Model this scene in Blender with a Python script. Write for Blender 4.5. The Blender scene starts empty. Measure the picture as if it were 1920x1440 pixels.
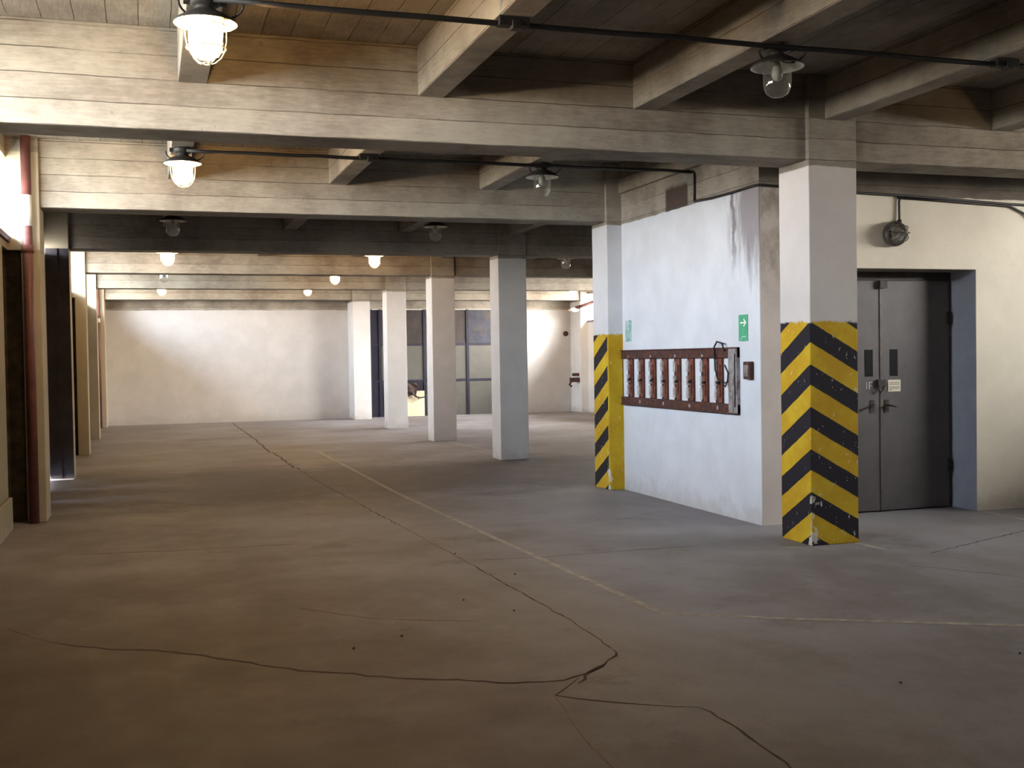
import bpy, bmesh, math, random
from mathutils import Vector, Matrix
random.seed(7)
S = bpy.context.scene
COL = S.collection

# ------------------------------------------------------------------ camera
def make_camera():
    f, yaw, pit, rol = 2082.5, 0.31591, -0.02408, -0.01524
    cy, sy = math.cos(yaw), math.sin(yaw)
    fw = Vector((sy*math.cos(pit), cy*math.cos(pit), math.sin(pit)))
    r = Vector((cy, -sy, 0)); u = r.cross(fw)
    r2 = r*math.cos(rol)+u*math.sin(rol); u2 = -r*math.sin(rol)+u*math.cos(rol)
    cd = bpy.data.cameras.new('camera'); cam = bpy.data.objects.new('camera', cd); COL.objects.link(cam)
    cd.sensor_fit = 'HORIZONTAL'; cd.sensor_width = 36; cd.lens = f/1920*36
    cd.clip_start = .05; cd.clip_end = 200
    m = Matrix((r2, u2, -fw)).transposed().to_4x4(); m.translation = Vector((0, 0, 1.5))
    cam.matrix_world = m; S.camera = cam
make_camera()

# ------------------------------------------------------------------ exposure, sky
S.view_settings.view_transform = 'Standard'
S.view_settings.look = 'None'
S.view_settings.exposure = 0.0
S.view_settings.gamma = 1.0
S.view_settings.use_curve_mapping = False
SKY_LEFT, SKY_RIGHT = 45.0, 65.0
GLOW_LEFT, GLOW_RIGHT = 142.0, 520.0
W = bpy.data.worlds.new('overcast_sky'); S.world = W; W.use_nodes = True
wn = W.node_tree; wn.nodes.clear()
def wnode(t, **k):
    n = wn.nodes.new(t)
    for a, b in k.items(): setattr(n, a, b)
    return n
tc = wnode('ShaderNodeTexCoord'); sx = wnode('ShaderNodeSeparateXYZ')
wn.links.new(tc.outputs['Generated'], sx.inputs[0])
rz = wnode('ShaderNodeValToRGB')
def ramp_stops(cr, stops):
    while len(cr.elements) < len(stops): cr.elements.new(.5)
    for e, (p, c) in zip(cr.elements, stops): e.position = p; e.color = c+(1,)
ramp_stops(rz.color_ramp, [(.46, (.56, .53, .47)), (.51, (.80, .79, .81)), (.62, (.73, .835, 1.0)), (.8, (.67, .82, 1.08))])
mz = wnode('ShaderNodeMath', operation='MULTIPLY_ADD'); mz.inputs[1].default_value = .5; mz.inputs[2].default_value = .5
wn.links.new(sx.outputs[2], mz.inputs[0]); wn.links.new(mz.outputs[0], rz.inputs[0])
mx = wnode('ShaderNodeMapRange', interpolation_type='SMOOTHSTEP')
mx.inputs[1].default_value = -.3; mx.inputs[2].default_value = .6; mx.inputs[3].default_value = SKY_LEFT; mx.inputs[4].default_value = SKY_RIGHT
wn.links.new(sx.outputs[0], mx.inputs[0])
# two broad sky glows added behind the viewer to steer the window light
def glow(vec, power, gain):
    d = wnode('ShaderNodeVectorMath', operation='DOT_PRODUCT'); d.inputs[1].default_value = Vector(vec).normalized()
    wn.links.new(tc.outputs['Generated'], d.inputs[0])
    c = wnode('ShaderNodeMath', operation='MAXIMUM'); c.inputs[1].default_value = 0; wn.links.new(d.outputs['Value'], c.inputs[0])
    p = wnode('ShaderNodeMath', operation='POWER'); p.inputs[1].default_value = power; wn.links.new(c.outputs[0], p.inputs[0])
    m = wnode('ShaderNodeMath', operation='MULTIPLY'); m.inputs[1].default_value = gain; wn.links.new(p.outputs[0], m.inputs[0])
    return m.outputs[0]
g1 = glow((-.72, -.60, .34), 7, GLOW_LEFT); g2 = glow((.66, -.56, .48), 9, GLOW_RIGHT)
def wadd(a, b):
    m = wnode('ShaderNodeMath', operation='ADD'); wn.links.new(a, m.inputs[0]); wn.links.new(b, m.inputs[1]); return m.outputs[0]
strength = wadd(mx.outputs[0], wadd(g1, g2))
bg = wnode('ShaderNodeBackground'); wo = wnode('ShaderNodeOutputWorld')
wc_ = wnode('ShaderNodeMix', data_type='RGBA'); wc_.inputs[7].default_value = (1.0, .91, .84, 1)
mw = wnode('ShaderNodeMapRange', interpolation_type='SMOOTHSTEP'); mw.inputs[1].default_value = -.2; mw.inputs[2].default_value = .5; mw.inputs[4].default_value = .8
wn.links.new(sx.outputs[0], mw.inputs[0]); wn.links.new(mw.outputs[0], wc_.inputs[0]); wn.links.new(rz.outputs[0], wc_.inputs[6]); wn.links.new(wc_.outputs[2], bg.inputs[0]); wn.links.new(strength, bg.inputs[1]); wn.links.new(bg.outputs[0], wo.inputs[0])

# ------------------------------------------------------------------ dimensions (metres)
XL, XW = -0.95, -1.235              # inner edge of left piers / face of left wall
XO = -1.68                          # outer face of left wall
XR, XRO = 11.15, 11.60              # right wall
CY = [7.44, 11.41, 15.43, 19.44, 23.42, 27.54]    # fronts of the column rows
BY = [-4.57, -0.57, 3.44] + CY      # all bay lines, incl. those behind the camera
CX, CW = 4.86, 0.43                 # column row: left face and width
BOFF, BW = 0.043, 0.37
ZB, ZJ, ZS, ZP = 2.99, 3.30, 3.645, 2.965         # beam soffit, joist soffit, slab, paint line
SILL, WTOP = 2.70, 3.45
YF = 28.30                          # far wall
BX = 5.04; BYF, BYB = 8.48, 11.83   # service block: left face, front face, back
JX = [.31, 1.89, 3.50, 5.10, 6.72, 8.30, 9.90]
LY = [5.72, 9.77, 13.75, 17.75, 21.75, 25.65]

# ------------------------------------------------------------------ material helpers
class NT:
    def __init__(s, name):
        s.m = bpy.data.materials.new(name); s.m.use_nodes = True
        s.t = s.m.node_tree; s.b = s.t.nodes['Principled BSDF']; s.out = s.t.nodes['Material Output']
        s.co = s.t.nodes.new('ShaderNodeTexCoord').outputs['Object']
    def n(s, t, **k):
        x = s.t.nodes.new(t)
        for a, b in k.items(): setattr(x, a, b)
        return x
    def put(s, sock, v):
        if isinstance(v, bpy.types.NodeSocket): s.t.links.new(v, sock)
        elif v is not None:
            if isinstance(v, (tuple, list)) and len(v) == 3 and sock.type == 'RGBA': v = tuple(v)+(1,)
            sock.default_value = v
    def math(s, op, a, b=None, c=None, clamp=False):
        x = s.n('ShaderNodeMath', operation=op, use_clamp=clamp)
        s.put(x.inputs[0], a); s.put(x.inputs[1], b); s.put(x.inputs[2], c)
        return x.outputs[0]
    def xyz(s):
        x = s.n('ShaderNodeSeparateXYZ'); s.put(x.inputs[0], s.co); return x.outputs
    def noise(s, scale=5, det=4, rough=.6, stretch=None, off=(0, 0, 0), out=0):
        x = s.n('ShaderNodeTexNoise'); v = s.co
        mp = s.n('ShaderNodeMapping'); s.put(mp.inputs[0], v)
        mp.inputs['Scale'].default_value = stretch or (1, 1, 1); mp.inputs['Location'].default_value = off
        s.put(x.inputs['Vector'], mp.outputs[0])
        x.inputs['Scale'].default_value = scale; x.inputs['Detail'].default_value = det; x.inputs['Roughness'].default_value = rough
        return x.outputs[out]
    def ramp(s, v, a, b, lo=0., hi=1.):
        x = s.n('ShaderNodeMapRange', interpolation_type='SMOOTHSTEP')
        s.put(x.inputs[0], v); s.put(x.inputs[1], a); s.put(x.inputs[2], b); s.put(x.inputs[3], lo); s.put(x.inputs[4], hi)
        return x.outputs[0]
    def mix(s, f, a, b, mode='MIX'):
        x = s.n('ShaderNodeMix', data_type='RGBA', blend_type=mode)
        s.put(x.inputs[0], f); s.put(x.inputs[6], a); s.put(x.inputs[7], b)
        return x.outputs[2]
    def bump(s, h, st=.3, d=.01):
        x = s.n('ShaderNodeBump'); x.inputs['Strength'].default_value = st; x.inputs['Distance'].default_value = d
        s.put(x.inputs['Height'], h); s.put(s.b.inputs['Normal'], x.outputs[0])
    def fin(s, col, rough=.8, metal=0, spec=.3):
        s.put(s.b.inputs['Base Color'], col); s.put(s.b.inputs['Roughness'], rough); s.put(s.b.inputs['Metallic'], metal)
        s.b.inputs['Specular IOR Level'].default_value = spec
        return s.m

def board_nodes(k, run):
    """board-formed concrete colour and height; boards run along 'X', 'Y' (seams stacked in z) or 'S' (slab: along Y, seams across X)"""
    x = k.xyz(); across = x[0] if run == 'S' else x[2]
    st = {'X': (.8, 1, 6), 'Y': (1, .8, 6), 'S': (6, .8, 1)}[run]
    st2 = {'X': (.8, 1, 3), 'Y': (1, .8, 3), 'S': (3, .8, 1)}[run]
    wob = k.noise(2.2, 3, .6, st2, (3, 7, 1))
    v = k.math('MULTIPLY_ADD', wob, .022, across)
    w = .158 if run != 'S' else .19
    q = k.math('DIVIDE', v, w); fr = k.math('FRACT', q)
    d = k.math('ABSOLUTE', k.math('SUBTRACT', fr, .5))
    seam = k.ramp(d, .476, .494)
    gn = k.n('ShaderNodeNewGeometry'); sn = k.n('ShaderNodeSeparateXYZ'); k.put(sn.inputs[0], gn.outputs['Normal'])
    if run != 'S': seam = k.math('MULTIPLY', seam, k.ramp(k.math('ABSOLUTE', sn.outputs[2]), .4, .7, 1, 0))
    msk = k.ramp(k.noise(1.1, 3, .7, st2, (11, 2, 5)), .38, .55, .2, 1)
    seam = k.math('MULTIPLY', seam, msk)
    wh = k.n('ShaderNodeTexWhiteNoise', noise_dimensions='1D'); k.put(wh.inputs['W'], k.math('FLOOR', q if run == 'S' else k.math('ADD', q, k.math('MULTIPLY', k.math('LESS_THAN', sn.outputs[2], -.5), k.math('MULTIPLY_ADD', v, -1/w, .5)))))
    grain = k.noise(9, 7, .75, st)
    blot = k.noise(1.3, 5, .65)
    t = k.math('ADD', k.math('MULTIPLY', grain, .42), k.math('MULTIPLY', blot, .82))
    t = k.math('MULTIPLY_ADD', wh.outputs[0], .08, t)
    col = k.mix(k.ramp(t, .40, .88), (.140, .116, .096), (.335, .306, .262))
    fine = k.ramp(k.noise(9, 5, .8, st, (5, 5, 5)), .63, .72)
    col = k.mix(k.math('MULTIPLY', fine, .30), col, (.13, .10, .085))
    col = k.mix(k.math('MULTIPLY', seam, .85), col, (.045, .033, .028))
    spots = k.ramp(k.noise(16, 2, .5), .74, .78)
    col = k.mix(k.math('MULTIPLY', spots, .5), col, (.12, .09, .08))
    h = k.math('SUBTRACT', k.math('MULTIPLY_ADD', grain, .3, k.math('MULTIPLY', wh.outputs[0], .5)), k.math('MULTIPLY', seam, 1.4))
    return col, h
def concrete(name, run):
    k = NT(name); col, h = board_nodes(k, run); k.bump(h, .55, .012); return k.fin(col, .9, 0, .2)

def painted(name, white=(.70, .69, .68), zp=ZP, stripes=None, stain=None, rawmul=1.0):
    """white distempered plaster with bare concrete above the paint line; optional hazard chevrons and stains"""
    k = NT(name); x = k.xyz()
    raw, rh = board_nodes(k, 'X')
    n1 = k.noise(2.2, 5, .6); n2 = k.noise(35, 3, .6)
    col = k.mix(k.ramp(n1, .3, .75), tuple(c*.88 for c in white), white)
    col = k.mix(k.math('MULTIPLY', k.ramp(n2, .60, .75), .18), col, tuple(c*.6 for c in white))
    # splash dirt near the floor
    dz = k.math('MULTIPLY_ADD', k.noise(5, 5, .7), -.55, x[2])
    low = k.ramp(dz, -.30, -.02, 1, 0)
    col = k.mix(k.math('MULTIPLY', low, .55), col, (.36, .33, .31))
    height = k.math('MULTIPLY_ADD', n2, .35, n1)
    if stripes:
        X0, Y0, ph, only_left = stripes
        a = k.math('MULTIPLY', k.math('SUBTRACT', x[0], X0), .56)
        b = k.math('MULTIPLY', k.math('SUBTRACT', x[1], Y0), .60)
        z = k.math('ADD', x[2], k.math('ADD', a, b))
        z = k.math('MULTIPLY_ADD', k.noise(9, 3, .6), .014, z)
        fr = k.math('FRACT', k.math('DIVIDE', k.math('SUBTRACT', ph, z), .33))
        blk = k.ramp(k.math('ABSOLUTE', k.math('SUBTRACT', fr, .25)), .232, .252, 1, 0)
        if only_left: blk = k.math('MULTIPLY', blk, k.ramp(x[1], Y0+.012, Y0+.03))
        yel = k.mix(k.ramp(k.noise(3, 4, .7), .35, .7), (.42, .245, .010), (.50, .345, .018))
        pc = k.mix(blk, yel, (.014, .012, .018))
        chip = k.ramp(k.noise(26, 4, .7, (1, 1, .5)), .66, .68)
        edge = k.math('ADD', k.math('ABSOLUTE', k.math('SUBTRACT', x[0], X0)), k.math('ABSOLUTE', k.math('SUBTRACT', x[1], Y0)))
        near = k.math('MULTIPLY', k.ramp(edge, .0, .10, 1, 0), k.ramp(x[2], .0, .75, 1, .1))
        wear = k.ramp(k.math('MULTIPLY_ADD', near, .30, k.noise(14, 4, .7, (1, 1, .6), (4, 1, 9))), .70, .76)
        chip = k.math('MAXIMUM', chip, wear)
        pc = k.mix(k.math('MULTIPLY', chip, .8), pc, (.58, .56, .50))
        zz = k.math('MULTIPLY_ADD', k.noise(12, 3, .7), .07, x[2])
        on = k.ramp(zz, 1.765, 1.785, 1, 0)
        col = k.mix(on, col, pc)
    if stain:
        # water damage: dark trickles running down from the conduit near the corner
        st = k.noise(7, 5, .7, (1, 1, .12), (1, 6, 2))
        dy = k.ramp(x[1], BYF+.04, BYF+1.05, 1, 0); dzz = k.ramp(x[2], 1.55, 2.85)
        amt = k.math('MULTIPLY', k.math('MULTIPLY', dy, dzz), 1)
        w = k.ramp(k.math('MULTIPLY_ADD', amt, .60, st), .74, 1.06)
        col = k.mix(k.math('MULTIPLY', w, .75), col, (.13, .10, .105))
        drip = k.math('ABSOLUTE', k.math('SUBTRACT', k.math('MULTIPLY_ADD', k.noise(3, 3, .6, (1, 1, 1.2)), .22, x[1]), 9.03))
        dl = k.math('MULTIPLY', k.ramp(drip, .015, .05, 1, 0), k.ramp(x[2], 2.1, 2.6))
        col = k.mix(k.math('MULTIPLY', dl, .75), col, (.10, .085, .09))
        ff = k.math('MULTIPLY', k.ramp(x[1], BYF+.004, BYF+.008, 1, 0), k.ramp(x[0], BX+.004, BX+.012))
        col = k.mix(ff, col, k.mix(k.ramp(n1, .3, .75), (.47, .42, .385), (.54, .49, .455)))
        # washed grey corner on the narrow front face
        fc = k.math('MULTIPLY', k.ramp(x[1], BYF+.01, BYF+.02, 1, 0), k.ramp(x[0], 5.25, 5.6, 1, 0))
        fc = k.math('MULTIPLY', fc, k.ramp(k.math('MULTIPLY_ADD', n1, .8, x[2]), 2.1, 2.9))
        mo = k.ramp(k.noise(6, 5, .75, (1, 1, .6), (3, 3, 3)), .35, .65, .35, 1)
        col = k.mix(k.math('MULTIPLY', k.math('MULTIPLY', fc, mo), .85), col, (.16, .135, .11))
    pl = k.math('MULTIPLY_ADD', k.noise(2.5, 3, .6), .05, x[2])
    up = k.ramp(pl, zp+.022, zp+.034)
    if rawmul != 1: raw = k.mix(1, raw, (rawmul, rawmul*.93, rawmul*.88), 'MULTIPLY')
    col = k.mix(up, col, raw)
    if stain:
        px = k.math('MULTIPLY', k.ramp(k.math('ABSOLUTE', k.math('SUBTRACT', x[1], 10.05)), .22, .27, 1, 0), k.ramp(k.math('MULTIPLY_ADD', n1, .1, x[2]), 3.20, 3.27, 1, 0))
        col = k.mix(k.math('MULTIPLY', k.math('MULTIPLY', px, up), .92), col, (.045, .03, .024))
    k.bump(height, .35, .008)
    return k.fin(col, .85, 0, .25)

def floor_mat():
    k = NT('worn_concrete_floor'); x = k.xyz()
    a = k.noise(.55, 6, .65); b = k.noise(3.5, 6, .7, (1, .6, 1)); c = k.noise(75, 3, .6)
    col = k.mix(k.ramp(a, .33, .70), (.148, .130, .128), (.255, .246, .268))
    col = k.mix(k.math('MULTIPLY', k.ramp(b, .35, .75), .5), col, (.31, .30, .325))
    col = k.mix(k.math('MULTIPLY', k.ramp(k.noise(1.4, 5, .75, (1, 1, 1), (9, 3, 0)), .55, .75), .50), col, (.085, .072, .066))
    col = k.mix(k.math('MULTIPLY', k.ramp(c, .56, .72), .40), col, (.06, .05, .045))
    # dimness of the near left side, painted into the floor colour
    near_shade = k.math('MULTIPLY', k.ramp(k.math('MULTIPLY_ADD', k.noise(.7, 4, .7, (1, 1, 1), (2, 8, 0)), 2.2, x[0]), 1.0, 3.6, 1, 0), k.ramp(k.math('MULTIPLY_ADD', a, 3, x[1]), 7, 12.5, 1, 0))
    col = k.mix(k.math('MULTIPLY', near_shade, .95), col, k.mix(1, col, (.26, .19, .11), 'MULTIPLY'))
    # shade of the windowless bay, painted as a dark band on the floor
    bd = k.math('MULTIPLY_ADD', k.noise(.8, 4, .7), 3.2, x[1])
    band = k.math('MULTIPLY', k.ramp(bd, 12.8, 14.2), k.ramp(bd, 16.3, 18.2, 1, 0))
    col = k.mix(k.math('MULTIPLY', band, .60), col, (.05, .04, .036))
    k.bump(k.math('MULTIPLY_ADD', c, .15, b), .25, .01)
    return k.fin(col, k.ramp(b, .2, .8, .55, .8), 0, .35)

def simple(name, col, rough=.6, metal=0, var=.25, scale=12, rust=None, spec=.4):
    k = NT(name); n = k.noise(scale, 5, .65)
    c = k.mix(k.ramp(n, .3, .72), tuple(v*(1-var) for v in col), tuple(min(1, v*(1+var*.5)) for v in col))
    if rust:
        c = k.mix(k.ramp(k.noise(scale*.7, 5, .75, (1, 1, .6), (5, 2, 8)), .47, .60), c, rust)
    k.bump(n, .25, .003)
    return k.fin(c, rough, metal, spec)

M = {}
M['beam'] = concrete('board_formed_concrete_beam', 'X')
M['joist'] = concrete('board_formed_concrete_joist', 'Y')
M['slab'] = concrete('board_formed_concrete_slab', 'S')
M['wall'] = painted('whitewashed_plaster')
M['wall_far'] = painted('whitewashed_far_wall', (.50, .485, .475), zp=2.765)
M['wall_cream'] = painted('cream_plaster_wall', (.68, .63, .53), zp=2.90, rawmul=.5)
M['wall_el'] = painted('stained_white_plaster', (.60, .625, .68), zp=2.955, stain=True)
M['col'] = painted('whitewashed_column', (.58, .57, .57), zp=2.94)
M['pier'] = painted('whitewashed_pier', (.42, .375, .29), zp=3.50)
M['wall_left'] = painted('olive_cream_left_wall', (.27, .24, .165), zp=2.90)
M['pocket_shade'] = simple('shaded_pocket_plaster', (.060, .048, .035), .9, 0, .5, 8)  # near-black colour stands in for the shade inside the pocket
M['clad'] = simple('dull_grey_steel_cladding', (.055, .048, .055), .6, .1, .3, 4)
M['c1'] = painted('chevron_column_near', (.55, .515, .50), zp=2.935, stripes=(CX, CY[0], 1.752, False))
M['c2'] = painted('chevron_column_far', (.57, .575, .60), zp=2.95, stripes=(CX, CY[1], 1.742, True))
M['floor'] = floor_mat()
M['black'] = simple('black_cable_rubber', (.016, .014, .014), .6, 0, .3, 20)
M['dark_iron'] = simple('dark_cast_iron', (.030, .026, .024), .6, .2, .4, 30)
M['enamel'] = simple('white_enamel', (.62, .60, .55), .35, 0, .12, 10)
M['cage'] = simple('cage_wire', (.42, .40, .30), .45, .4, .2, 40)
M['grey_iron'] = simple('grey_painted_casting', (.085, .070, .058), .45, .2, .4, 25)
M['rust'] = simple('rusty_steel', (.085, .030, .022), .8, .1, .55, 22, rust=(.035, .022, .022))
M['rust_red'] = simple('red_rust', (.16, .045, .028), .85, 0, .5, 25)
M['ceramic'] = simple('dusty_fuse_porcelain', (.40, .36, .34), .6, 0, .35, 30, rust=(.22, .13, .12))
M['grey_plate'] = simple('weathered_grey_plate', (.27, .25, .26), .7, .1, .3, 14, rust=(.12, .09, .08))
M['door'] = simple('grey_door_paint', (.088, .080, .086), .5, .1, .16, 3.5)
M['door_frame'] = simple('dark_door_frame', (.10, .085, .080), .5, .2, .3, 8)
M['slot'] = simple('black_wired_glass', (.004, .004, .005), .5, 0, .2, 30, spec=.1)
M['reveal'] = simple('blue_grey_reveal_paint', (.30, .32, .39), .75, 0, .1, 4)
M['lintel'] = simple('dusty_reveal_soffit', (.26, .23, .20), .85, 0, .25, 10)
M['paper'] = simple('paper_label', (.70, .67, .56), .8, 0, .05, 10)
M['ink'] = simple('faded_ink', (.20, .17, .13), .8, 0, .1, 30)
M['chalk'] = simple('chalk_marks', (.38, .37, .36), .9, 0, .1, 30)
M['sign'] = simple('green_safety_sign', (.035, .32, .17), .5, 0, .15, 20)
M['sign_faded'] = simple('faded_green_sign', (.22, .42, .38), .6, 0, .3, 25, rust=(.45, .50, .50))
M['sign_white'] = simple('sign_white', (.75, .80, .75), .5, 0, .08, 20)
M['pipe'] = simple('red_brown_pipe_paint', (.150, .055, .048), .5, 0, .35, 10, rust=(.12, .05, .045))
M['pipe_white'] = simple('white_pipe_band', (.75, .76, .72), .6, 0, .1, 10)
M['sill'] = simple('dark_purple_sill_steel', (.085, .050, .075), .6, .1, .3, 10)
M['gate'] = simple('dark_gate_steel', (.030, .024, .026), .6, .2, .3, 4)
M['gate_edge'] = simple('galvanised_edge', (.35, .36, .35), .5, .3, .2, 8)
M['winframe'] = simple('steel_window_frame', (.20, .18, .19), .6, .2, .2, 10)
M['crack'] = simple('crack_shadow', (.060, .042, .038), .95, 0, .3, 20)
M['crack_thin'] = simple('hairline_crack', (.16, .12, .11), .95, 0, .3, 20)
M['line'] = simple('worn_cream_line_paint', (.37, .34, .30), .8, 0, .35, 14, rust=(.27, .235, .215))
M['board'] = simple('cream_board', (.66, .58, .40), .8, 0, .15, 5)
M['tarp'] = simple('dark_oily_cloth', (.055, .035, .030), .9, 0, .5, 12)
M['pan_brown'] = simple('brown_gate_panel', (.034, .024, .023), .5, .1, .45, 3)
M['pan_navy'] = simple('dark_navy_gate_panel', (.016, .013, .030), .4, .1, .5, 4)
M['pan_blue'] = simple('blue_stained_gate_panel', (.024, .026, .048), .5, .1, .5, 4, rust=(.045, .036, .032))
M['pan_grey'] = simple('grey_gate_panel', (.085, .080, .070), .5, .1, .12, 3)
M['gate_bar'] = simple('black_blue_gate_bar', (.014, .014, .030), .5, .2, .3, 6)
M['speck'] = simple('dark_grit', (.03, .022, .02), .9, 0, .3, 30)

def glass(name, dirt=.08, tint=(.96, .98, .97), milk=(.9, .85, .75)):
    k = NT(name); t = k.t; t.nodes.remove(k.b)
    tr = k.n('ShaderNodeBsdfTransparent'); tr.inputs[0].default_value = tint+(1,)
    gl = k.n('ShaderNodeBsdfGlossy'); gl.inputs['Roughness'].default_value = .06
    lw = k.n('ShaderNodeLayerWeight'); lw.inputs[0].default_value = .35
    f = k.math('MULTIPLY_ADD', lw.outputs['Facing'], .45, .05)
    m1 = k.n('ShaderNodeMixShader'); k.put(m1.inputs[0], f); k.put(m1.inputs[1], tr.outputs[0]); k.put(m1.inputs[2], gl.outputs[0])
    tl = k.n('ShaderNodeBsdfTranslucent'); tl.inputs[0].default_value = milk+(1,)
    m2 = k.n('ShaderNodeMixShader'); m2.inputs[0].default_value = dirt
    k.put(m2.inputs[1], m1.outputs[0]); k.put(m2.inputs[2], tl.outputs[0])
    k.put(k.out.inputs[0], m2.outputs[0]); return k.m
M['jar'] = glass('clear_jar_glass', .07)
M['jar_lit'] = glass('milky_lit_jar_glass', .38, milk=(1, .95, .85))  # milky copy of the jar glass, whitened for the glare around the bulb
M['pane'] = glass('dusty_window_glass', .12)
def emit(name, col, st):
    k = NT(name); t = k.t; t.nodes.remove(k.b)
    e = k.n('ShaderNodeEmission'); e.inputs[0].default_value = col+(1,); e.inputs[1].default_value = st
    k.put(k.out.inputs[0], e.outputs[0]); return k.m
M['bulb_on'] = emit('glowing_bulb', (1, .80, .50), 140)
M['bulb_off'] = simple('unlit_frosted_bulb', (.24, .23, .21), .3, 0, .08, 10)

# ------------------------------------------------------------------ mesh helpers
def add_box(bm, x0, x1, y0, y1, z0, z1, mi=0):
    vs = [bm.verts.new((x, y, z)) for x in (x0, x1) for y in (y0, y1) for z in (z0, z1)]
    for f in ((0, 1, 3, 2), (4, 6, 7, 5), (0, 4, 5, 1), (2, 3, 7, 6), (0, 2, 6, 4), (1, 5, 7, 3)):
        fc = bm.faces.new([vs[i] for i in f]); fc.material_index = mi
    return vs
def add_tube(bm, pts, r, seg=10, mi=0, cap=True):
    pts = [Vector(p) for p in pts]; rings = []
    ref = None
    for i, p in enumerate(pts):
        d = (pts[min(i+1, len(pts)-1)]-pts[max(i-1, 0)]).normalized()
        if ref is None: ref = Vector((0, 0, 1)) if abs(d.z) < .9 else Vector((1, 0, 0))
        a = d.cross(ref).normalized(); b = a.cross(d).normalized(); ref = b
        rings.append([bm.verts.new(p+a*math.cos(t)*r+b*math.sin(t)*r) for t in [2*math.pi*j/seg for j in range(seg)]])
    for k in range(len(rings)-1):
        for j in range(seg):
            f = bm.faces.new((rings[k][j], rings[k][(j+1) % seg], rings[k+1][(j+1) % seg], rings[k+1][j])); f.material_index = mi; f.smooth = True
    if cap:
        bm.faces.new(rings[0][::-1]).material_index = mi; bm.faces.new(rings[-1]).material_index = mi
def add_lathe(bm, prof, seg=32, c=(0, 0, 0), mi=0, smooth=True):
    rings = []
    for r, z in prof:
        if r < 1e-5: rings.append([bm.verts.new((c[0], c[1], c[2]+z))])
        else: rings.append([bm.verts.new((c[0]+r*math.cos(2*math.pi*j/seg), c[1]+r*math.sin(2*math.pi*j/seg), c[2]+z)) for j in range(seg)])
    for k in range(len(rings)-1):
        A, B = rings[k], rings[k+1]
        for j in range(seg):
            q = (j+1) % seg
            if len(A) == 1 and len(B) == 1: continue
            if len(A) == 1: vs = (A[0], B[j], B[q])
            elif len(B) == 1: vs = (A[j], B[0], A[q])
            else: vs = (A[j], B[j], B[q], A[q])
            f = bm.faces.new(vs); f.smooth = smooth; f.material_index = mi
def add_torus(bm, c, R, r, seg=28, rs=6):
    rows = []
    for i in range(seg):
        t = 2*math.pi*i/seg
        rows.append([bm.verts.new((c[0]+(R+r*math.cos(s))*math.cos(t), c[1]+(R+r*math.cos(s))*math.sin(t), c[2]+r*math.sin(s))) for s in [2*math.pi*j/rs for j in range(rs)]])
    for i in range(seg):
        for j in range(rs):
            f = bm.faces.new((rows[i][j], rows[(i+1) % seg][j], rows[(i+1) % seg][(j+1) % rs], rows[i][(j+1) % rs])); f.smooth = True
def obj(name, bm, mats, parent=None, loc=(0, 0, 0), bevel=0):
    if not isinstance(mats, (list, tuple)): mats = [mats]
    bmesh.ops.recalc_face_normals(bm, faces=bm.faces)
    me = bpy.data.meshes.new(name); bm.to_mesh(me); bm.free()
    for m in mats: me.materials.append(m)
    o = bpy.data.objects.new(name, me); COL.objects.link(o); o.location = loc
    if parent: o.parent = parent
    if bevel:
        b = o.modifiers.new('bevel', 'BEVEL'); b.width = bevel; b.segments = 2; b.limit_method = 'ANGLE'
    return o
def boxes(name, mats, lst, parent=None, bevel=0, loc=(0, 0, 0)):
    bm = bmesh.new()
    for b in lst: add_box(bm, *b)
    return obj(name, bm, mats, parent, loc, bevel)
def struct(o): o['kind'] = 'structure'; return o
def tag(o, label, cat, group=None):
    o['label'] = label; o['category'] = cat
    if group: o['group'] = group
    return o
def empty(name, loc=(0, 0, 0)):
    o = bpy.data.objects.new(name, None); COL.objects.link(o); o.location = loc; o.empty_display_size = .1; return o

# ------------------------------------------------------------------ floor
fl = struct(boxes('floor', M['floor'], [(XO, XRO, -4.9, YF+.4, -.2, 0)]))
def ribbon(pts, width, z, jitter=0, closed=False, h=.0006, sub=0):
    bm = bmesh.new(); P = [Vector((a, b, 0)) for a, b in pts]
    if sub:
        Q = []
        for a, b in zip(P[:-1], P[1:]):
            L = (b-a).length; n = max(1, int(L/sub)); nrm = Vector((-(b-a).y, (b-a).x, 0)).normalized()
            for i in range(n):
                Q.append(a.lerp(b, i/n)+(nrm*random.uniform(-jitter, jitter) if i else Vector()))
        Q.append(P[-1]); P = Q
    up, dn = [], []
    for i, p in enumerate(P):
        d = (P[min(i+1, len(P)-1)]-P[max(i-1, 0)]).normalized(); nrm = Vector((-d.y, d.x, 0))
        w = width*.5*(random.uniform(.45, 1.3) if jitter else 1)
        if jitter and i in (0, len(P)-1): w *= .2
        up.append((p+nrm*w)); dn.append((p-nrm*w))
    A = [[bm.verts.new((v.x, v.y, zz)) for v in L] for L in (up, dn) for zz in (z, z+h)]
    for i in range(len(P)-1):
        bm.faces.new((A[1][i], A[3][i], A[3][i+1], A[1][i+1])); bm.faces.new((A[0][i], A[0][i+1], A[2][i+1], A[2][i]))
        bm.faces.new((A[0][i], A[1][i], A[1][i+1], A[0][i+1])); bm.faces.new((A[2][i], A[2][i+1], A[3][i+1], A[3][i]))
    return bm
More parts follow.
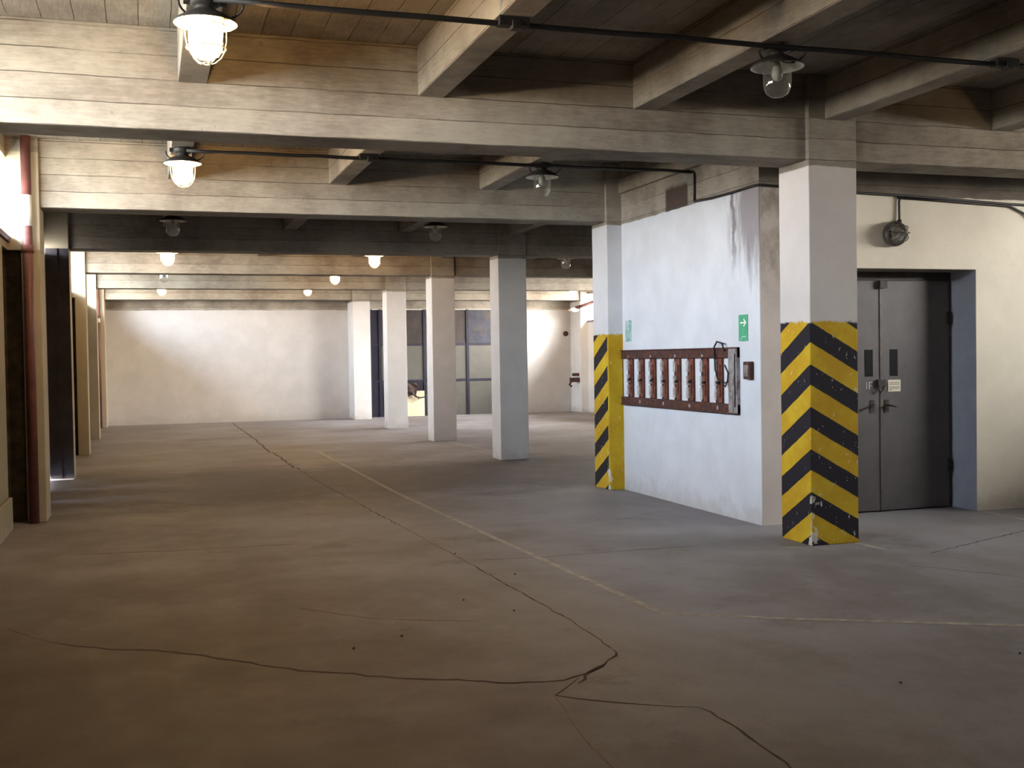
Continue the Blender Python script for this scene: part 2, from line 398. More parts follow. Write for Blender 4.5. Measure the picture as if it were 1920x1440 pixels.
CR = {
'A': ([(-0.52,6.43),(-0.35,6.27),(-0.17,6.14),(-0.00,6.07),(0.24,5.86),(0.41,5.67),(0.66,5.40),(0.84,5.29),(1.07,5.11),(1.34,4.98),(1.50,4.86),(1.70,4.80),(1.80,4.79),(1.94,4.86),(2.05,4.93),(2.12,5.03),(2.19,5.09),(2.22,5.21)], .016, 'crack'),
'A2': ([(2.22,5.21),(2.24,5.53),(2.25,5.84),(2.23,6.45),(2.21,7.17),(2.20,7.74)], .010, 'crack'),
'A3': ([(1.84,4.72),(1.97,4.88),(2.09,4.98)], .022, 'crack'),
'B': ([(1.88,4.81),(1.68,4.59),(1.80,4.47),(1.96,4.35),(2.05,4.29),(2.19,4.22)], .008, 'crack'),
'B2': ([(2.19,4.22),(2.21,4.14),(2.20,3.83),(2.19,3.66),(2.16,3.2)], .011, 'crack'),
'C': ([(1.68,4.59),(1.62,4.25),(1.59,4.00),(1.56,3.5)], .006, 'crack_thin'),
'D': ([(-0.82,6.35),(-0.66,6.55),(-0.53,6.56)], .014, 'crack_thin'),
'D2': ([(-0.78,6.85),(-0.65,6.64),(-0.52,6.43)], .010, 'crack_thin'),
'E': ([(-0.58,9.35),(0.17,9.21),(0.59,9.19),(1.13,9.15)], .018, 'crack_thin'),
'F': ([(2.06,11.43),(2.07,10.78),(2.12,9.81)], .014, 'crack'),
'F2': ([(2.12,9.81),(2.16,8.7),(2.20,7.74)], .010, 'crack_thin'),
'G': ([(1.91,27.9),(1.91,21.58),(1.86,18.89),(1.92,17.77),(1.90,15.87),(1.94,15.45)], .028, 'crack'),
'G2': ([(1.94,15.45),(1.98,13.4),(2.06,11.43)], .018, 'crack_thin'),
'H': ([(2.31,7.88),(2.74,7.81),(3.62,7.82),(4.01,7.78)], .010, 'crack_thin'),
'I': ([(5.47,6.83),(6.27,7.16),(6.90,7.41),(7.6,7.75)], .012, 'crack'),
'J': ([(0.83,6.78),(1.20,6.33),(1.76,6.04)], .007, 'crack_thin'),
'L': ([(5.02,6.51),(5.35,6.06),(5.50,5.64)], .007, 'crack_thin'),
}
for pts, w, m in CR.values():
    obj('crack', ribbon(pts, w, .0008, w*.8, sub=.06), M[m], fl)
obj('expansion_joint', ribbon([(XL, 12.6), (2.8, 11.45), (4.8, 11.4)], .018, .0005), M['line'], fl)
for pts in ([(2.615, 18.4), (2.61, 12.165), (2.70, 8.9), (2.80, 5.836)], [(2.80, 5.836), (3.4, 5.45), (4.55, 4.81), (6.2, 3.95)],
            [(5.11, 19.9), (5.12, 18.37), (5.25, 17.0), (5.25, 15.9)], [(5.255, 7.43), (5.27, 7.1)], [(7.35, 8.4), (7.29, 7.7), (7.28, 7.2)]):
    obj('painted_line', ribbon(pts, .052, .0010, 0), M['line'], fl)
# small grit on the floor
for i, (x, y) in enumerate([(0.98, 5.71), (1.27, 5.87), (1.82, 6.6), (2.37, 7.25), (2.2, 8.2), (2.02, 6.21), (3.2, 4.2), (4.9, 5.1), (3.55, 3.75), (4.05, 4.4)]):
    bm = bmesh.new(); bmesh.ops.create_icosphere(bm, subdivisions=2, radius=.007)
    for v in bm.verts: v.co *= random.uniform(.7, 1.25); v.co.z *= .6
    tag(obj('grit', bm, M['speck'], loc=(x, y, .004)), 'tiny dark crumb of grit lying on the bare concrete floor', 'grit', 'dark specks on the floor')

# ------------------------------------------------------------------ ceiling slab, joists, main beams
ce = struct(boxes('ceiling', M['slab'], [(XO, XRO, -4.9, YF+.4, ZS, ZS+.25)]))
ends = BY+[YF]
for i in range(1, 8):
    y0 = BY[i]+BOFF+BW; y1 = (BY[i+1]+BOFF)
    for x in JX:
        boxes('joist', M['joist'], [(x-.09, x+.09, y0, y1, ZJ, ZS)], ce, .004)
for i, y in enumerate(BY[1:]):
    boxes('beam', M['beam'], [(XO, XRO, y+BOFF, y+BOFF+BW, ZB, ZS)], ce, .006)

# ------------------------------------------------------------------ left wall with ribbon windows and gate bay
lw = []
def left_bay(y0, y1, win):
    if win:
        lw.append((XO, XW, y0, y1, 0, SILL)); lw.append((XO, XW, y0, y1, WTOP, ZS))
PIER = [(y, y+.44) for y in BY]
bl = []
for i in range(len(BY)):
    y1_ = PIER[i][1] if i < 8 else YF+.35
    if 2 < i < 8 and i-1 != 4:      # lower part stands clear of the spandrel, leaving a dark pocket beside the pipe
        bl.append((XW+.115, XL, PIER[i][0], y1_, 0, SILL-.12)); bl.append((XO, XW+.115, PIER[i][0]+.12, y1_, 0, SILL-.12)); bl.append((XO, XL, PIER[i][0], y1_, SILL-.12, ZS))
    else: bl.append((XO, XL, PIER[i][0], y1_, 0, ZS))
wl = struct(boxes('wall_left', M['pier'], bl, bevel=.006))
GATE_BAY = 4
for i in range(8):
    y0, y1 = PIER[i][1], PIER[i+1][0]
    if i < 2: boxes('spandrel', M['beam'], [(XO, XW, y0, y1, 0, ZS)], wl); continue
    if i == GATE_BAY: boxes('lintel', M['pier'], [(XO, XW-.1, y0, y1, 3.02, ZS)], wl); continue
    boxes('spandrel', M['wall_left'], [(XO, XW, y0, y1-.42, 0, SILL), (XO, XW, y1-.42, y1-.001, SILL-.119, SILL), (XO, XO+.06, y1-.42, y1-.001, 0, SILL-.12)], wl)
    boxes('pocket_shade_lining', M['pocket_shade'], [(XO+.061, XO+.07, y1-.419, y1+.11, 0, SILL-.121), (XO+.07, XW-.01, y1-.419, y1-.412, 0, SILL-.121), (XO+.07, XW+.11, y1+.11, y1+.118, 0, SILL-.121)], wl)  # thin sheets coloured dark for the recess shade
    boxes('lintel', M['pier'], [(XO, XW, y0, y1, WTOP, ZS)], wl)
    boxes('sky_cutoff_eave', M['pier'], [(XO-.50, XO, y0-.22, y1+.22, WTOP, WTOP+.12)], wl)  # unseen overhang added to cut off high sky light at the windows
    boxes('sill', M['sill'], [(XW-.01, XW+.025, y0, y1, SILL-.05, SILL+.006)], wl, .003)
    boxes('plinth', M['wall_left'], [(XW, XW+.035, y0, y1-.425, 0, .30)], wl, .012)
wc = 0
def portal(y0, y1, x, z0, z1, sgn):
    ld = bpy.data.lights.new('daylight_portal', 'AREA'); ld.shape = 'RECTANGLE'; ld.size = z1-z0; ld.size_y = y1-y0
    ld.cycles.is_portal = True
    o = bpy.data.objects.new('daylight_portal', ld); COL.objects.link(o); o.location = (x, (y0+y1)/2, (z0+z1)/2)
    o.rotation_euler = (0, -math.pi/2*sgn, 0)
def window(y0, y1, z0, z1, xo, sgn, n=4):
    """steel ribbon window set near the outer face; sgn +1 looks towards +x (into the hall from the left)"""
    global wc; wc += 1
    w = struct(empty('window_%d' % wc, (xo, (y0+y1)/2, z0)))
    cy = (y0+y1)/2; t = .035
    fr = [(-.02, .02, y0-cy, y1-cy, 0, t), (-.02, .02, y0-cy, y1-cy, z1-z0-t, z1-z0), (-.02, .02, y0-cy, y0-cy+t, t, z1-z0-t), (-.02, .02, y1-cy-t, y1-cy, t, z1-z0-t)]
    boxes('window_frame', M['winframe'], fr, w)
    for k in range(1, n):
        yy = y0-cy+(y1-y0)*k/n; boxes('mullion', M['winframe'], [(-.015, .015, yy-.015, yy+.015, t, z1-z0-t)], w)
    for k in range(n):
        a = y0-cy+(y1-y0)*k/n+.016; b = y0-cy+(y1-y0)*(k+1)/n-.016
        boxes('pane', M['pane'], [(-.002, .002, a, b, t+.001, z1-z0-t-.001)], w)
    portal(y0, y1, xo-.06*sgn, z0, z1, sgn)
for i in range(8):
    if i == GATE_BAY or i < 2: continue
    window(PIER[i][1], PIER[i+1][0], SILL, WTOP, XO+.08, 1)

# dark gate in the third bay, light leaking beneath it
boxes('steel_cladding', M['clad'], [(XW+.005, XL+.004, CY[2]-.012, CY[2]-.001, .02, ZB-.002), (XW+.12, XW+.15, CY[2]-.03, CY[2]-.012, .02, ZB-.002)], wl)
g = struct(empty('door_1', (-1.34, 13.65, 0)))
gy0, gy1 = PIER[4][1], PIER[5][0]
for k in range(3):
    a = gy0+(gy1-gy0)*k/3+.01-13.65; b = gy0+(gy1-gy0)*(k+1)/3-.01-13.65
    zb = .05 if k == 2 else .012
    boxes('gate_leaf', M['gate'], [(-.03, .03, a, b, zb, 2.93)], g, .004)
    boxes('gate_rib', M['gate'], [(.03, .05, a+.05, a+.10, zb, 2.9), (.03, .05, b-.10, b-.05, zb, 2.9), (.03, .05, a+.1, b-.1, 1.3, 1.36)], g)
boxes('gate_track', M['gate'], [(-.05, .06, gy0-13.65, gy1-13.65-.4, 2.93, 3.02)], g)
boxes('gate_hood', M['gate_edge'], [(.06, .10, gy1-13.65-1.0, gy1-13.65-.02, 2.83, 2.87)], g)

# ------------------------------------------------------------------ right wall
br = [(XR-.20, XRO, y, (y+.44 if i < 8 else YF+.35), 0, ZS) for i, y in enumerate(BY)]
wr = struct(boxes('wall_right', M['wall'], br, bevel=.006))
for i in range(8):
    y0, y1 = PIER[i][1], PIER[i+1][0]
    if i in (2, 6, 7):
        z0 = 2.45 if i > 2 else 2.75  # near opening is an unseen window added to light the front wall
        boxes('spandrel', M['wall'], [(XR, XRO, y0, y1, 0, z0)], wr); boxes('lintel', M['wall'], [(XR, XRO, y0, y1, 3.15, ZS)], wr)
        boxes('sill', M['sill'], [(XR-.025, XR+.01, y0, y1, z0-.05, z0+.006)], wr)
        window(y0, y1, z0, 3.15, XRO-.08, -1)
    else: boxes('spandrel', M['wall' if i > 3 else 'beam'], [(XR, XRO, y0, y1, 0, ZS)], wr)
struct(boxes('wall_back', M['beam'], [(XO, XRO, -4.95, -4.57, 0, ZS)]))

# ------------------------------------------------------------------ far wall with tall gate
GX0, GX1, GZ = 5.44, 9.27, 2.785
struct(boxes('wall_far', M['wall_far'], [(XL, GX0, YF, YF+.35, 0, ZS), (GX1, XR-.199, YF, YF+.35, 0, ZS), (GX0, GX1, YF, YF+.35, GZ, ZS)]))
dg = struct(empty('door_2', (GX0, YF+.12, 0)))
xs = [0, .27, 1.45, 2.62, GX1-GX0]; zs = [-.003, .925, 1.87, GZ]
pal = [['pan_navy', 'pan_navy', 'pan_navy'], ['pan_navy', 'pan_grey', 'pan_brown'], ['pan_grey', 'pan_grey', 'pan_brown'], ['pan_grey', 'pan_grey', 'pan_blue']]
for a in range(4):
    for b in range(3):
        boxes('gate_panel', M[pal[a][b]], [(xs[a]+.004, xs[a+1]-.004, 0, .03, zs[b]+.004, zs[b+1]-.004)], dg)
for a in range(5):
    boxes('gate_post', M['gate_bar'], [(min(max(xs[a]-.035, 0), xs[-1]-.07), min(max(xs[a]-.035, 0), xs[-1]-.07)+.07, -.03, 0, .0, GZ)], dg)
for z in zs[1:3]: boxes('gate_rail', M['gate_bar'], [(0, GX1-GX0, -.02, 0, z-.03, z+.03)], dg)

# ------------------------------------------------------------------ service block with stained wall, front wall and its door opening
DX0, DX1, DZ = 5.68, 7.32, 2.25
struct(boxes('wall_service_side', M['wall_el'], [(BX, BX+.30, BYF, BYB, 0, ZJ-.002), (BX, BX+.28, BYF, BYB, 0, .001)][:1], bevel=.004))
wfz = struct(boxes('wall_service_front', M['wall_cream'], [(BX+.30, DX0, BYF, BYF+.30, 0, ZS), (DX1, XR-.2, BYF, BYF+.30, 0, ZS), (DX0, DX1, BYF, BYF+.30, DZ, ZS)]))
boxes('reveal', M['reveal'], [(DX1-.004, DX1, BYF+.004, BYF+.36, 0, DZ)], wfz)
boxes('reveal_soffit', M['lintel'], [(DX0, DX1-.004, BYF+.004, BYF+.36, DZ-.004, DZ)], wfz)
struct(boxes('wall_service_back', M['wall'], [(BX+.30, XR-.2, BYB-.3, BYB, 0, ZS)]))
DY = 8.80
d = struct(empty('door_3', (6.50, DY, 0)))
boxes('door_frame', M['door_frame'], [(-.82, .82, .02, .10, 2.17, 2.246), (-.82, -.76, .02, .10, 0, 2.17), (.77, .82, .02, .10, 0, 2.17)], d)
for nm, a, b in (('door_leaf', -.755, -.004), ('door_leaf', .004, .765)):
    lf = boxes(nm, M['door'], [(a, b, -.01, .04, .012, 2.165)], d, .004)
    if a < 0: sx0 = -.175
    else: sx0 = .10
    boxes('vision_slot', M['slot'], [(sx0, sx0+.085, -.014, -.009, 1.27, 1.52)], lf)
    hb = bmesh.new(); hx = -.10 if a < 0 else .06
    add_box(hb, hx-.022, hx+.022, -.018, -.009, .93, 1.05)
    add_tube(hb, [(hx, -.018, 1.0), (hx, -.06, 1.0), (hx+(-.07 if a < 0 else .07), -.062, .985)], .009)
    obj('handle', hb, M['dark_iron'], lf)
boxes('astragal', M['door_frame'], [(-.012, .012, -.018, -.010, .012, 2.165)], d)
lk = bmesh.new(); add_box(lk, -.05, .035, -.04, -.018, 1.17, 1.24); add_tube(lk, [(-.03, -.04, 1.18), (-.055, -.045, 1.15), (-.03, -.045, 1.12), (0, -.045, 1.15), (.02, -.04, 1.18)], .008)
obj('padlock_hasp', lk, M['dark_iron'], d)
boxes('hinge', M['dark_iron'], [(.74, .775, -.03, -.01, .35, .47), (.74, .775, -.03, -.01, 1.75, 1.87)], d)
boxes('closer', M['dark_iron'], [(-.03, .05, -.05, -.01, 2.09, 2.16)], d)
lb = boxes('paper_notice', M['paper'], [(.075, .215, -.0135, -.0105, 1.125, 1.235)], d)
boxes('print', M['ink'], [(.09, .20, -.0145, -.0135, z, z+.006) for z in (1.205, 1.190, 1.165, 1.150)]+[(.085, .12, -.0145, -.0135, 1.137, 1.143)], lb)
boxes('chalk_mark', M['chalk'], [(-.165, -.155, -.0125, -.0105, 1.15, 1.22), (-.135, -.125, -.0125, -.0105, 1.15, 1.22), (-.125, -.095, -.0125, -.0105, 1.21, 1.22), (-.125, -.105, -.0125, -.0105, 1.18, 1.187)], d)

# ------------------------------------------------------------------ columns
def column(i, mat, label, y1=None):
    y = CY[i]; bm = bmesh.new(); n = 14
    # four-sided shaft in rings so the edges can be slightly knocked about
    x0, x1, ya, yb = CX, CX+CW, y, (y1 or y+CW)
    zs_ = [0]+[ZS*k/n for k in range(1, n+1)]; zs_[-1] = ZB if False else ZS-.001
    rr = []
    for z in zs_:
        j = lambda: random.uniform(-.002, .002)
        rr.append([bm.verts.new(v) for v in ((x0+j(), ya+j(), z), (x1+j(), ya+j(), z), (x1, yb, z), (x0+j(), yb, z))])
    for a, b in zip(rr[:-1], rr[1:]):
        for k in range(4): bm.faces.new((a[k], a[(k+1) % 4], b[(k+1) % 4], b[k]))
    bm.faces.new(rr[0][::-1]); bm.faces.new(rr[-1])
    o = obj('column', bm, M[mat], bevel=.008)
    return tag(o, label, 'column', 'square concrete columns in one row')
column(0, 'c1', 'nearest square column with black and yellow chevrons up to chest height')
column(1, 'c2', 'chevron column built against the fuse rack wall, second nearest')
column(2, 'col', 'plain white square column, the widest and nearest without stripes')
column(3, 'col', 'plain white column in the middle of the three free standing plain ones')
column(4, 'col', 'plain white column, narrowest free standing one, left of the middle column')
column(5, 'col', 'white pilaster standing against the far wall at left edge of the dark gate', y1=YF-.002)
# broken plaster at the foot of the near column
bm = bmesh.new()
# ------------------------------------------------------------------ pipes on the left piers
def pipe(x, y, label, bands):
    r = empty('drain_pipe', (x, y, 0))
    bm = bmesh.new(); add_tube(bm, [(0, 0, 0), (0, 0, ZS-.001)], .045, 16); obj('pipe', bm, M['pipe'], r)
    for z0, z1 in bands:
        bm = bmesh.new(); add_tube(bm, [(0, 0, z0), (0, 0, z1)], .047, 16); obj('white_band', bm, M['pipe_white'], r)['label'] = 'white painted band'
    bm = bmesh.new(); add_tube(bm, [(0, 0, 2.55), (0, 0, 2.62)], .056, 16); obj('collar', bm, M['pipe'], r)
    tag(r, label, 'pipe', 'red-brown vertical drain pipes')
pipe(-1.055, CY[1]-.06, 'red-brown vertical pipe with a white band on the nearest left pier', [(2.80, 3.09)])
pipe(-1.09, CY[5]-.06, 'red-brown vertical pipe at the far left corner of the hall', [(2.45, 2.60)])

# ------------------------------------------------------------------ ceiling lamps
def lamp(x, y, lit, caged, label, light=None, z=ZJ):
    r = empty('ceiling_lamp', (x, y, z))
    bm = bmesh.new()
    add_lathe(bm, [(0, 0), (.074, 0), (.078, -.012), (.074, -.034), (.060, -.044), (.046, -.050), (.046, -.058), (.056, -.062), (.056, -.074), (0, -.074)], 28)
    add_box(bm, -.104, -.068, -.02, .02, -.034, -.004); add_box(bm, .068, .104, -.02, .02, -.034, -.004)
    obj('housing', bm, M['dark_iron'], r, (0, 0, -.0005))
    bm = bmesh.new()
    add_lathe(bm, [(.045, -.066), (.070, -.072), (.105, -.090), (.142, -.113), (.153, -.126), (.154, -.132)], 40, mi=0)
    add_lathe(bm, [(.154, -.132), (.150, -.130), (.139, -.120), (.103, -.097), (.070, -.080), (.045, -.076)], 40, mi=1)
    bmesh.ops.remove_doubles(bm, verts=bm.verts, dist=.0004)
    obj('shade', bm, [M['dark_iron'], M['enamel']], r)
    bm = bmesh.new()
    add_lathe(bm, [(.078, -.082), (.081, -.11), (.082, -.22), (.077, -.255), (.062, -.285), (.037, -.302), (0, -.310)], 32)
    obj('glass_jar', bm, M['jar_lit' if lit else 'jar'], r)
    bm = bmesh.new()
    add_lathe(bm, [(.016, -.075), (.016, -.105), (.020, -.12), (.031, -.150), (.034, -.172), (.028, -.194), (.014, -.207), (0, -.210)], 20)
    obj('bulb', bm, M['bulb_on' if lit else 'bulb_off'], r)
    if caged:
        bm = bmesh.new()
        for k in range(6):
            a = 2*math.pi*(k+.3)/6; c, s = math.cos(a), math.sin(a)
            add_tube(bm, [(c*q, s*q, zz) for q, zz in ((.108, -.100), (.108, -.14), (.106, -.205), (.097, -.252), (.077, -.290), (.046, -.318), (.020, -.328))], .0032, 6)
        add_torus(bm, (0, 0, -.145), .108, .003); add_torus(bm, (0, 0, -.25), .0975, .003); add_torus(bm, (0, 0, -.327), .020, .004)
        obj('wire_cage', bm, M['cage'], r)
    if light:
        ld = bpy.data.lights.new('lamp_light', 'POINT'); ld.energy = light; ld.color = (1, .56, .20); ld.shadow_soft_size = .03
        lo = bpy.data.objects.new('lamp_light', ld); COL.objects.link(lo); lo.parent = r; lo.location = (0, 0, -.225)
    tag(r, label, 'lamp', 'caged lamps under the ceiling joists')
    return r
LP = 150
lamp(JX[0]-.005, LY[0], True, True, 'lit caged lamp in the top left corner, the largest of the glowing lamps', LP)
lamp(JX[0], LY[1], True, True, 'lit caged lamp under the second beam bay at left, second largest glowing one', LP)
lamp(JX[0], LY[2], False, False, 'unlit lamp in deep shade above the left glowing lamps in the dark bay')
lamp(JX[0], LY[3], True, True, 'lit lamp at left just beneath the dark beam, upper of the small left pair', LP)
lamp(JX[0], LY[4], False, False, 'barely visible unlit lamp between the small glowing left pair')
lamp(JX[0], LY[5], True, True, 'lit lamp at far left, lowest glowing light above the bare white wall', LP)
lamp(JX[2]+.03, LY[0], False, False, 'unlit lamp with clear glass jar in the dark ceiling, top right')
lamp(JX[2]+.02, LY[1], False, False, 'unlit lamp hanging right of centre under the middle beam')
lamp(JX[2], LY[2], False, False, 'unlit glass lamp in the dark bay above the nearest plain column')
lamp(JX[2], LY[3], True, True, 'lit lamp above the middle plain columns, brightest of the centre row', LP)
lamp(JX[2], LY[4], True, True, 'lit lamp in the centre row, middle of three receding lights', LP)
lamp(JX[2], LY[5], True, True, 'lit lamp in the centre row, smallest and farthest of three', LP)
lamp(6.80, LY[3], False, False, 'small unlit glass lamp seen between the plain column and the striped pillar')
lamp(10.0, LY[5], True, True, 'lit lamp at far right beside the glowing wall patch', LP)
lamp(6.86, LY[0], True, True, 'lit lamp over the floor in front of the grey door, beyond the right edge', 16)

# conduits under the joists with clamps
def conduit(y, x0, x1, clamps, loops, label, extra=None):
    r = empty('ceiling_conduit', (x0, y, 3.268))
    bm = bmesh.new(); n = 30
    pts = [((x1-x0)*k/n, random.uniform(-.003, .003), -.006*abs(math.sin(k*.9))) for k in range(n+1)]
    add_tube(bm, pts, .016, 8)
    if extra: add_tube(bm, [(p[0]-x0, p[1]-y, p[2]-3.268) for p in extra], .010, 8)
    obj('cable', bm, M['black'], r)
    for c in clamps:
        bm = bmesh.new(); add_box(bm, c-.10-x0, c+.07-x0, -.035, .035, -.018, .031); add_box(bm, c-.03-x0, c+.02-x0, -.045, .02, -.035, .010)
        obj('clamp', bm, M['dark_iron'], r, bevel=.005)
    for c in loops:
        for s in (-1, 1):
            bm = bmesh.new()
            add_tube(bm, [(c-x0+s*(.06+.105*math.cos(t)*.9), .02+.05*math.sin(t), -.012-.06*math.sin(t)) for t in [math.pi*k/12 for k in range(13)]][:11], .006, 6)
            obj('cable_loop', bm, M['black'], r)
    tag(r, label, 'cable', 'black cables clipped under the joists')
conduit(5.63, .34, 10.9, [1.89, 5.10, 8.3], [.33, 3.53, 6.86], 'thick black cable crossing the top of the picture under the nearest joists')
conduit(9.69, .34, 5.03, [1.89], [.33, 3.53], 'black cable under the second row of joists ending at the stained wall', [(5.02, 9.69, 3.268), (5.025, 9.64, 3.24), (5.026, 9.64, 3.1), (5.026, 9.645, 2.975)])
for k in (2, 3, 4, 5):
    conduit(LY[k]-.08, .34, 10.2, [1.89], [], ['', '', 'black cable in the dark bay behind the second beam', 'thin cable in the bay of the upper small glowing lamp', 'thin cable one bay nearer than the farthest lamps', 'farthest thin cable just before the end wall'][k])
# surface cable along the stained wall and the front wall
r = empty('wall_cable', (BX, BYF, 2.95))
bm = bmesh.new()
add_tube(bm, [(BX-.012, 9.645, 2.985), (BX-.012, 9.64, 2.972), (BX-.012, 9.3, 2.956), (BX-.012, 8.9, 2.952), (BX-.012, 8.6, 2.958), (BX-.014, 8.50, 2.955), (BX-.004, BYF-.013, 2.953), (5.25, BYF-.014, 2.946), (5.7, BYF-.014, 2.922), (6.5, BYF-.014, 2.905), (7.7, BYF-.014, 2.862), (9, BYF-.014, 2.84)], .012, 8)
o = obj('cable', bm, M['black'], r); o.location = (-BX, -BYF, -2.95)
bm = bmesh.new(); add_tube(bm, [(6.45, BYF-.018, 2.885), (7.0, BYF-.02, 2.868), (7.70, BYF-.018, 2.842), (7.86, BYF-.018, 2.78), (8.0, BYF-.018, 2.66)], .010, 8)
o = obj('second_cable', bm, M['black'], r); o.location = (-BX, -BYF, -2.95)
tag(r, 'black surface cable running round the corner above the grey door', 'cable')

# bulkhead wall lamp above the grey door
r = empty('bulkhead_lamp', (6.40, BYF, 2.555))
def lathe_y(prof, seg=28):
    bm = bmesh.new(); add_lathe(bm, prof, seg)
    bmesh.ops.rotate(bm, verts=bm.verts, cent=(0, 0, 0), matrix=Matrix.Rotation(math.pi/2, 3, 'X')); return bm
obj('base', lathe_y([(0, .0), (.100, .0), (.112, .015), (.112, .055), (.098, .075), (0, .075)]), M['grey_iron'], r)
bm = lathe_y([(.085, .076), (.086, .10), (.078, .135), (.055, .165), (.025, .180), (0, .183)]); obj('glass_dome', bm, M['jar'], r)
obj('bulb', lathe_y([(.016, .075), (.02, .09), (.034, .12), (.028, .15), (0, .165)], 18), M['bulb_off'], r)
bm = bmesh.new(); add_torus(bm, (0, 0, .08), .098, .007)
for k in range(4):
    a = math.pi*k/4
    add_tube(bm, [(math.cos(a)*q, math.sin(a)*q, zz) for q, zz in ((-.098, .08), (-.092, .12), (-.065, .17), (0, .197), (.065, .17), (.092, .12), (.098, .08))], .004, 6)
bmesh.ops.rotate(bm, verts=bm.verts, cent=(0, 0, 0), matrix=Matrix.Rotation(math.pi/2, 3, 'X'))
obj('guard', bm, M['grey_iron'], r)
bm = bmesh.new(); add_tube(bm, [(.06, -.02, .10), (.065, -.02, .15), (.065, -.018, .29), (.075, -.016, .325), (.11, -.016, .335)], .010, 8); add_tube(bm, [(.055, -.03, .08), (.062, -.025, .13)], .02, 8)
obj('feed_cable', bm, M['black'], r)
tag(r, 'round grey bulkhead lamp mounted on the wall above the grey door', 'lamp')

# far right: bracket lamp and small wall box
r = empty('bracket_lamp', (11.14, 27.0, 2.93))
bm = bmesh.new(); add_tube(bm, [(0, 0, 0), (-.45, .25, -.17)], .045, 10); add_box(bm, -.02, .0, -.08, .08, -.12, .10); obj('arm', bm, M['rust'], r)
bm = bmesh.new(); add_lathe(bm, [(0, .05), (.06, .04), (.14, -.01), (.15, -.03), (.10, -.06), (0, -.08)], 24, (-.50, .27, -.20)); obj('lamp_head', bm, M['enamel'], r)
tag(r, 'white lamp head on a dark sloping bracket arm at the far right wall', 'lamp')
r = empty('hose_bracket', (XR-.20, 27.75, .95))
bm = bmesh.new(); add_box(bm, -.22, 0, -.10, .10, -.14, -.02); add_box(bm, -.16, 0, -.06, .06, .02, .10); add_tube(bm, [(-.20, 0, -.12), (-.26, 0, -.20), (-.20, 0, -.26)], .03, 8)
obj('bracket', bm, M['rust'], r); tag(r, 'small rusty bracket on the far right wall beside the striped pillar', 'bracket')
bm = bmesh.new(); add_lathe(bm, [(0, 0), (.07, 0), (.07, .04), (0, .05)], 16)
bmesh.ops.rotate(bm, verts=bm.verts, cent=(0, 0, 0), matrix=Matrix.Rotation(math.pi/2, 3, 'X'))
tag(obj('wall_plug', bm, M['rust'], loc=(10.8, YF, 2.12)), 'small round rusty fitting high on the far right wall', 'fitting')

# ------------------------------------------------------------------ cream board, cloth and hose before the far gate
r = tag(boxes('cream_board', M['board'], [(6.05, 6.84, YF+.005, YF+.035, .002, .66)], bevel=.004), 'low cream board standing against the dark far gate between two columns', 'board')
bm = bmesh.new(); bmesh.ops.create_grid(bm, x_segments=16, y_segments=12, size=.5)
for v in bm.verts:
    x, y = v.co.x, v.co.y
    v.co = Vector((6.36+x*.55+.04*math.sin(y*9), YF-.055-.02*math.sin(x*13+y*5)-.01*abs(y), .70+y*.34+.06*math.sin(x*7)*(y < 0)-.14*x*(y < 0)))
o = obj('dark_cloth', bm, M['tarp']); m_ = o.modifiers.new('thick', 'SOLIDIFY'); m_.thickness = .02
tag(o, 'dark oily cloth hanging over the cream board by the far gate', 'cloth')
bm = bmesh.new(); add_tube(bm, [(6.48, YF-.13, .66), (6.50, YF-.13, .58), (6.58, YF-.13, .51), (6.70, YF-.13, .485), (6.82, YF-.13, .50), (6.87, YF-.13, .62), (6.86, YF-.13, .80)], .018, 8)
tag(obj('black_hose', bm, M['black']), 'loop of black hose hanging in front of the cream board', 'hose')

# ------------------------------------------------------------------ rusty fuse rack on the stained wall (faces -x)
r = empty('fuse_rack', (BX, 10.1, 1.26)); fx = -.055
def fb(name, m, lst, parent=None, bev=.003): return boxes(name, M[m], [(x0, x1, y0-10.1, y1-10.1, z0-1.26, z1-1.26) for x0, x1, y0, y1, z0, z1 in lst], parent or r, bev)
fb('top_rail', 'rust', [(-.03, -.002, 8.83, 11.40, 1.465, 1.56), (-.042, -.03, 8.83, 11.40, 1.548, 1.56)])
fb('bottom_rail', 'rust', [(-.03, -.002, 8.83, 11.40, .955, 1.045), (-.042, -.03, 8.83, 11.40, .955, .967)])
ep = fb('end_plate', 'grey_plate', [(-.035, -.002, 8.83, 8.985, .955, 1.56)])
fb('edge_slot', 'slot', [(-.038, -.035, 8.855, 8.872, 1.02, 1.50)], ep)
gaps = [11.33, 11.05, 10.77, 10.48, 10.205, 9.905, 9.625, 9.335, 9.06]
for k in range(9):
    c = (gaps[k-1]+gaps[k])/2 if k else 11.44
    w = .068 if k else .03
    b = fb('fuse_strip', 'rust', [(-.008, -.002, c-w-.010, c+w+.010, 1.045, 1.465)])
    fb('porcelain', 'ceramic', [(-.030, -.008, c+.018, c+w-.004, z0, z0+h) for z0, h in ((1.07, .11), (1.20, .09), (1.33, .11))], b)
    fb('blade', 'rust_red', [(-.022, -.008, c-w, c-.002, 1.05, 1.46), (-.034, -.022, c-w+.02, c-w+.035, 1.10, 1.40)], b)
    if k == 0: continue
    bm = bmesh.new(); add_tube(bm, [(-.034, c-.04-10.1, -.02+random.uniform(-.01, .01)), (-.062, c-.05-10.1, -.03)], .013, 8); obj('knob', bm, M['black'], b)
    fb('pin', 'ceramic', [(-.036, -.03, c-.01, c+.02, 1.475, 1.50)] if k % 2 else [(-.036, -.03, c-.02, c+.01, .985, 1.02)], b)
bm = bmesh.new()
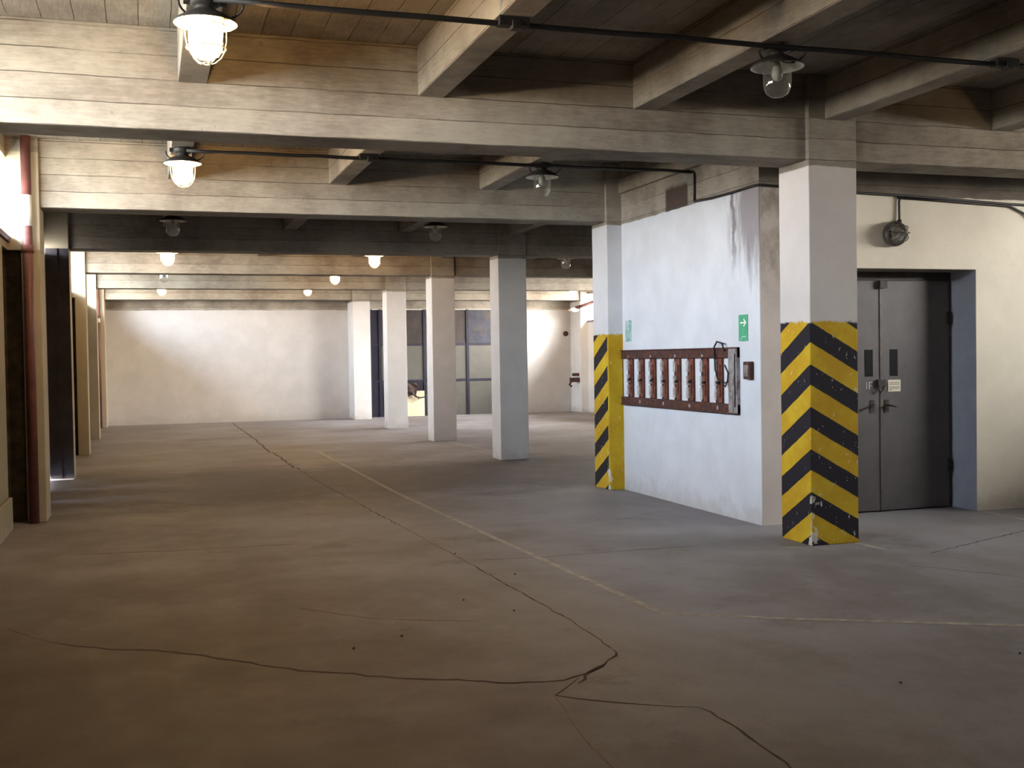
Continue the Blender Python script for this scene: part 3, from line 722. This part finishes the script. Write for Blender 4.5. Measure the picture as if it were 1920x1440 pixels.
add_tube(bm, [(-.045, y-10.1, z-1.26) for y, z in ((9.22, 1.48), (9.23, 1.56), (9.17, 1.615), (9.08, 1.60), (9.03, 1.53))], .008, 6)
add_tube(bm, [(-.05, y-10.1, z-1.26) for y, z in ((9.21, 1.50), (9.20, 1.36), (9.15, 1.27), (9.06, 1.235), (8.97, 1.24), (8.96, 1.33), (9.02, 1.40))], .007, 6)
add_tube(bm, [(-.046, y-10.1, z-1.26) for y, z in ((9.20, 1.24), (9.1, 1.26), (9.02, 1.20), (8.98, 1.26))], .006, 6)
obj('loose_wire', bm, M['black'], r)
tag(r, 'rusty rack of fuse strips mounted on the stained white wall', 'fuse rack')
r = empty('switch_box', (BX, 8.645, 1.35))
boxes('box', M['rust'], [(-.045, -.001, -.06, .06, -.075, .080)], r, .008); boxes('cover', M['grey_plate'], [(-.052, -.045, -.04, .03, -.05, .05)], r)
tag(r, 'small rusty switch box at the corner right of the fuse rack', 'switch box')
# green signs
def sign(y, z, w, h, m, label, arrow):
    r = empty('safety_sign', (BX, y, z)); boxes('plate', M[m], [(-.006, -.001, -w/2, w/2, -h/2, h/2)], r)
    mm = M['sign_white'] if arrow else M['sign_faded']
    bm = bmesh.new(); add_box(bm, -.008, -.006, -.035, .045, .040, .052)      # arrow shaft, pointing towards the corner (-y)
    for s in (-1, 1):
        vs = [bm.verts.new((xx, yy, .046+s*zz)) for xx in (-.008, -.006) for yy, zz in ((-.060, 0), (-.020, .034), (-.005, .030), (-.035, 0))]
        for f in ((0, 1, 2, 3), (7, 6, 5, 4), (0, 4, 5, 1), (1, 5, 6, 2), (2, 6, 7, 3), (3, 7, 4, 0)): bm.faces.new([vs[i] for i in f])
    obj('arrow', bm, mm, r)
    bm = bmesh.new(); add_tube(bm, [(-.007, yy, zz) for yy, zz in ((-.045, -.085), (-.02, -.075), (.01, -.080), (.035, -.098), (.045, -.115))], .004, 6); obj('symbol', bm, mm, r)
    tag(r, label, 'sign')
sign(8.76, 1.73, .155, .235, 'sign', 'bright green arrow sign above the right end of the fuse rack', True)
sign(11.25, 1.77, .15, .235, 'sign_faded', 'faded green sign beside the striped pillar above the fuse rack', False)
